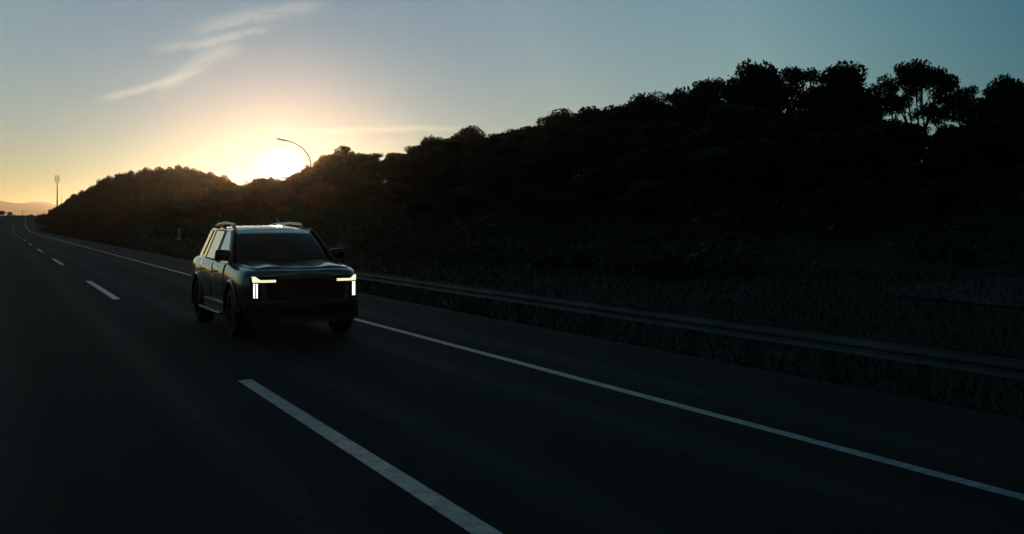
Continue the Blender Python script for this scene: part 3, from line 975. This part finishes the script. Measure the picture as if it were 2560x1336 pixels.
def bonnet():
    """raised panel following the top of the front"""
    bm = bmesh.new(); rows = []
    for y in np.linspace(.13, 1.22, 12):
        half = section(float(y))[9:]; xs = [p[0] for p in half][::-1]; zs = [p[1] for p in half][::-1]
        wmax = half[0][0] * .965
        rows.append([bm.verts.new((x, y + .05 * (x / .8) ** 2, float(np.interp(abs(x), xs, zs)) + .012 + .022 * math.exp(-((abs(x) - .52) / .13) ** 2) * min(1, y * 2.2))) for x in np.linspace(-wmax, wmax, 25)])
    for a, b in zip(rows, rows[1:]):
        for k in range(24): bm.faces.new((a[k], a[k + 1], b[k + 1], b[k]))
    o = link('bonnet', bm_mesh('bonnet', bm, M['paint'], True), car)
    so = o.modifiers.new('t', 'SOLIDIFY'); so.thickness = .028; so.offset = -1
bonnet()

def front_y(x):
    return float(np.interp(abs(x), [p[1] for p in PLAN[:7]], [p[0] for p in PLAN[:7]]))
def front_panel(name, outline, m, proud, th=.03, parent=car, seg=6):
    """outline: rows of (z, x0, x1) from low to high, bent round the nose"""
    bm = bmesh.new(); A, B = [], []
    for z, x0, x1 in outline:
        ra, rb = [], []
        for k in range(seg + 1):
            x = x0 + (x1 - x0) * k / seg
            y = front_y(x)
            ra.append(bm.verts.new((x, y - proud, z))); rb.append(bm.verts.new((x * .985, y - proud + th, z)))
        A.append(ra); B.append(rb)
    for G in (A, B):
        for a, b in zip(G, G[1:]):
            for k in range(seg): bm.faces.new((a[k], a[k + 1], b[k + 1], b[k]))
    n = len(A)
    for k in range(seg):
        bm.faces.new((A[0][k], A[0][k + 1], B[0][k + 1], B[0][k])); bm.faces.new((A[-1][k], A[-1][k + 1], B[-1][k + 1], B[-1][k]))
    for j in range(n - 1):
        bm.faces.new((A[j][0], A[j + 1][0], B[j + 1][0], B[j][0])); bm.faces.new((A[j][-1], A[j + 1][-1], B[j + 1][-1], B[j][-1]))
    return link(name, bm_mesh(name, bm, m), parent)

gr = front_panel('grille', [(.66, -.60, .60), (.80, -.64, .64), (1.0, -.66, .66)], M['gloss'], .02, .05)
for i in range(7):
    z = .69 + i * .045
    front_panel('grille_bar', [(z, -.56, .56), (z + .016, -.56, .56)], M['trim'], .036, .02, gr, 10)
for i in range(9):
    x = -.52 + i * .13
    front_panel('grille_bar', [(.68, x - .008, x + .008), (.98, x - .008, x + .008)], M['trim'], .032, .016, gr, 1)
bp_ = front_panel('bumper', [(.30, -.82, .82), (.35, -.90, .90), (.56, -.92, .92), (.62, -.91, .91)], M['trim'], .03, .08, car, 20)
front_panel('air_intake', [(.44, -.5, .5), (.55, -.52, .52)], M['gloss'], .045, .02, bp_, 8)
front_panel('skid_plate', [(.295, -.5, .5), (.35, -.54, .54)], M['alloy'], .05, .03, bp_, 8)
front_panel('plate_carrier', [(.60, -.27, .27), (.71, -.27, .27)], M['plate'], .055, .02, car, 2)
for sg in (-1, 1):
    hl = front_panel('headlamp', [(.66, sg * .74, sg * .865), (.70, sg * .73, sg * .87), (.93, sg * .72, sg * .87), (.94, sg * .47, sg * .87), (1.035, sg * .47, sg * .87)], M['gloss'], .022, .06)
    front_panel('light_bar', [(.945, sg * .50, sg * .845), (.983, sg * .50, sg * .85)], M['drl'], .038, .02, hl, 10)
    front_panel('light_bar', [(.984, sg * .745, sg * .85), (1.012, sg * .785, sg * .853), (1.035, sg * .81, sg * .856)], M['drl'], .038, .02, hl, 3)
    for i in range(7):
        z = .70 + i * .0335
        for x0, x1 in ((.776, .80), (.812, .836)):
            front_panel('led_block', [(z, sg * (x0 + .004), sg * (x1 - .006)), (z + .012, sg * x0, sg * x1), (z + .024, sg * (x0 + .004), sg * (x1 - .006))], M['led'], .036, .02, hl, 1)
    front_panel('fog_lamp', [(.47, sg * .66, sg * .80), (.55, sg * .67, sg * .81)], M['gloss'], .045, .03, bp_, 3)
    # arches, wheels, step, mirror
    for yy in (WB0, WB1):
        bm = bmesh.new(); a0 = []
        for k in range(19):
            a = R(-14 + 208 * k / 18)
            cy, cz = math.cos(a), math.sin(a)
            ring = []
            for rr, dx in ((.462, -.06), (.462, .035), (.50, .04), (.535, .022), (.545, -.02)):
                ring.append(bm.verts.new((sg * (.985 + dx), yy + cy * rr, WZ + .02 + cz * rr)))
            a0.append(ring)
        for p, q in zip(a0, a0[1:]):
            for k in range(4): bm.faces.new((p[k], p[k + 1], q[k + 1], q[k]))
        link('wheel_arch', bm_mesh('wheel_arch', bm, M['gloss'], True), car)
        wh = empty('wheel'); wh.parent = car; wh.location = (sg * .86, yy, WZ)
        tp = [(-.13, .27), (-.14, .33), (-.135, .375), (-.11, .398), (0, .405), (.11, .398), (.135, .375), (.14, .33), (.13, .27)]
        bm = bmesh.new(); rr_ = [[bm.verts.new((x, r_ * math.cos(2 * math.pi * k / 36), r_ * math.sin(2 * math.pi * k / 36))) for x, r_ in tp] for k in range(36)]
        for k in range(36):
            for j in range(len(tp)):
                bm.faces.new((rr_[k][j], rr_[k][(j + 1) % len(tp)], rr_[(k + 1) % 36][(j + 1) % len(tp)], rr_[(k + 1) % 36][j]))
        link('tyre', bm_mesh('tyre', bm, M['rubber'], True), wh)
        bm = bmesh.new()
        bmesh.ops.create_cone(bm, cap_ends=True, segments=32, radius1=.272, radius2=.272, depth=.12, matrix=Matrix.Translation((-sg * .04, 0, 0)) @ Matrix.Rotation(R(90), 4, 'Y'))
        for k in range(6):
            box(bm, Vector((sg * .07, .15 * math.cos(k * math.pi / 3), .15 * math.sin(k * math.pi / 3))), (.05, .24, .055), Matrix.Rotation(k * math.pi / 3, 3, 'X'), .01, 1)
        bmesh.ops.create_cone(bm, cap_ends=True, segments=20, radius1=.07, radius2=.055, depth=.08, matrix=Matrix.Translation((sg * .08, 0, 0)) @ Matrix.Rotation(R(90 * sg), 4, 'Y'))
        link('rim', bm_mesh('rim', bm, M['alloy']), wh)
    bm = bmesh.new(); box(bm, (sg * .99, (WB0 + WB1) / 2, .345), (.17, 1.96, .05), None, .015); link('side_step', bm_mesh('side_step', bm, M['alloy']), car)
    bm = bmesh.new(); box(bm, (sg * .96, (WB0 + WB1) / 2, .44), (.06, 2.05, .18), None, .02); link('sill_trim', bm_mesh('sill_trim', bm, M['trim']), car)
    mi = empty('mirror'); mi.parent = car; mi.location = (sg * .985, 1.60, 1.325)
    bm = bmesh.new(); box(bm, (sg * .02, 0, .01), (.25, .13, .19), Matrix.Rotation(R(-4 * sg), 3, 'Y'), .05, 3); link('mirror_shell', bm_mesh('mirror_shell', bm, M['gloss'], True), mi)
    bm = bmesh.new(); box(bm, (-sg * .13, .0, -.075), (.16, .07, .04), None, .015); link('mirror_arm', bm_mesh('mirror_arm', bm, M['trim']), mi)
    bm = bmesh.new(); box(bm, (sg * .02, .066, .01), (.20, .012, .14), None, .005); link('mirror_glass', bm_mesh('mirror_glass', bm, M['chrome']), mi)
    front = bmesh.new(); box(front, (sg * .78, 5.27, .98), (.16, .10, .34), None, .03); link('tail_lamp', bm_mesh('tail_lamp', front, M['tail']), car)
side_panel('fuel_flap', 4.50, 4.66, .98, 1.10, M['paint'], -1, car, .008)
# simple cabin behind the glass
bm = bmesh.new(); box(bm, (0, 1.62, 1.10), (1.60, .62, .22), None, .06); link('dashboard', bm_mesh('dashboard', bm, M['cloth'], True), car)
bm = bmesh.new()
mt = Matrix.Translation((.38, 1.98, 1.14)) @ Matrix.Rotation(R(68), 4, 'X')
ring = [mt @ Vector((.18 * math.cos(a), .18 * math.sin(a), 0)) for a in np.linspace(0, 2 * math.pi, 25)]
tube(bm, ring, .016, 6, False); link('steering_wheel', bm_mesh('steering_wheel', bm, M['trim'], True), car)
for yy in (2.55, 3.55):
    for xx in (-.38, .38):
        st = empty('seat'); st.parent = car; st.location = (xx, yy, .9)
        bm = bmesh.new(); box(bm, (0, .22, .28), (.5, .14, .62), Matrix.Rotation(R(-10), 3, 'X'), .05); link('backrest', bm_mesh('backrest', bm, M['cloth'], True), st)
        bm = bmesh.new(); box(bm, (0, .30, .62), (.27, .10, .17), None, .04); link('headrest', bm_mesh('headrest', bm, M['cloth'], True), st)

# ------------------------------------------------------------------ haze
def haze():
    bm = bmesh.new(); box(bm, (0, 900, 73), (13900, 13900, 168))
    m = bpy.data.materials.new('haze'); m.use_nodes = True
    nt = m.node_tree
    for n in list(nt.nodes): nt.nodes.remove(n)
    o = nt.nodes.new('ShaderNodeOutputMaterial'); v = nt.nodes.new('ShaderNodeVolumePrincipled')
    v.inputs['Color'].default_value = (.92, .92, .90, 1)
    v.inputs['Density'].default_value = .000055
    v.inputs['Anisotropy'].default_value = .86
    nt.links.new(v.outputs[0], o.inputs['Volume'])
    tag(link('haze', bm_mesh('haze', bm, m)), kind='stuff')
haze()
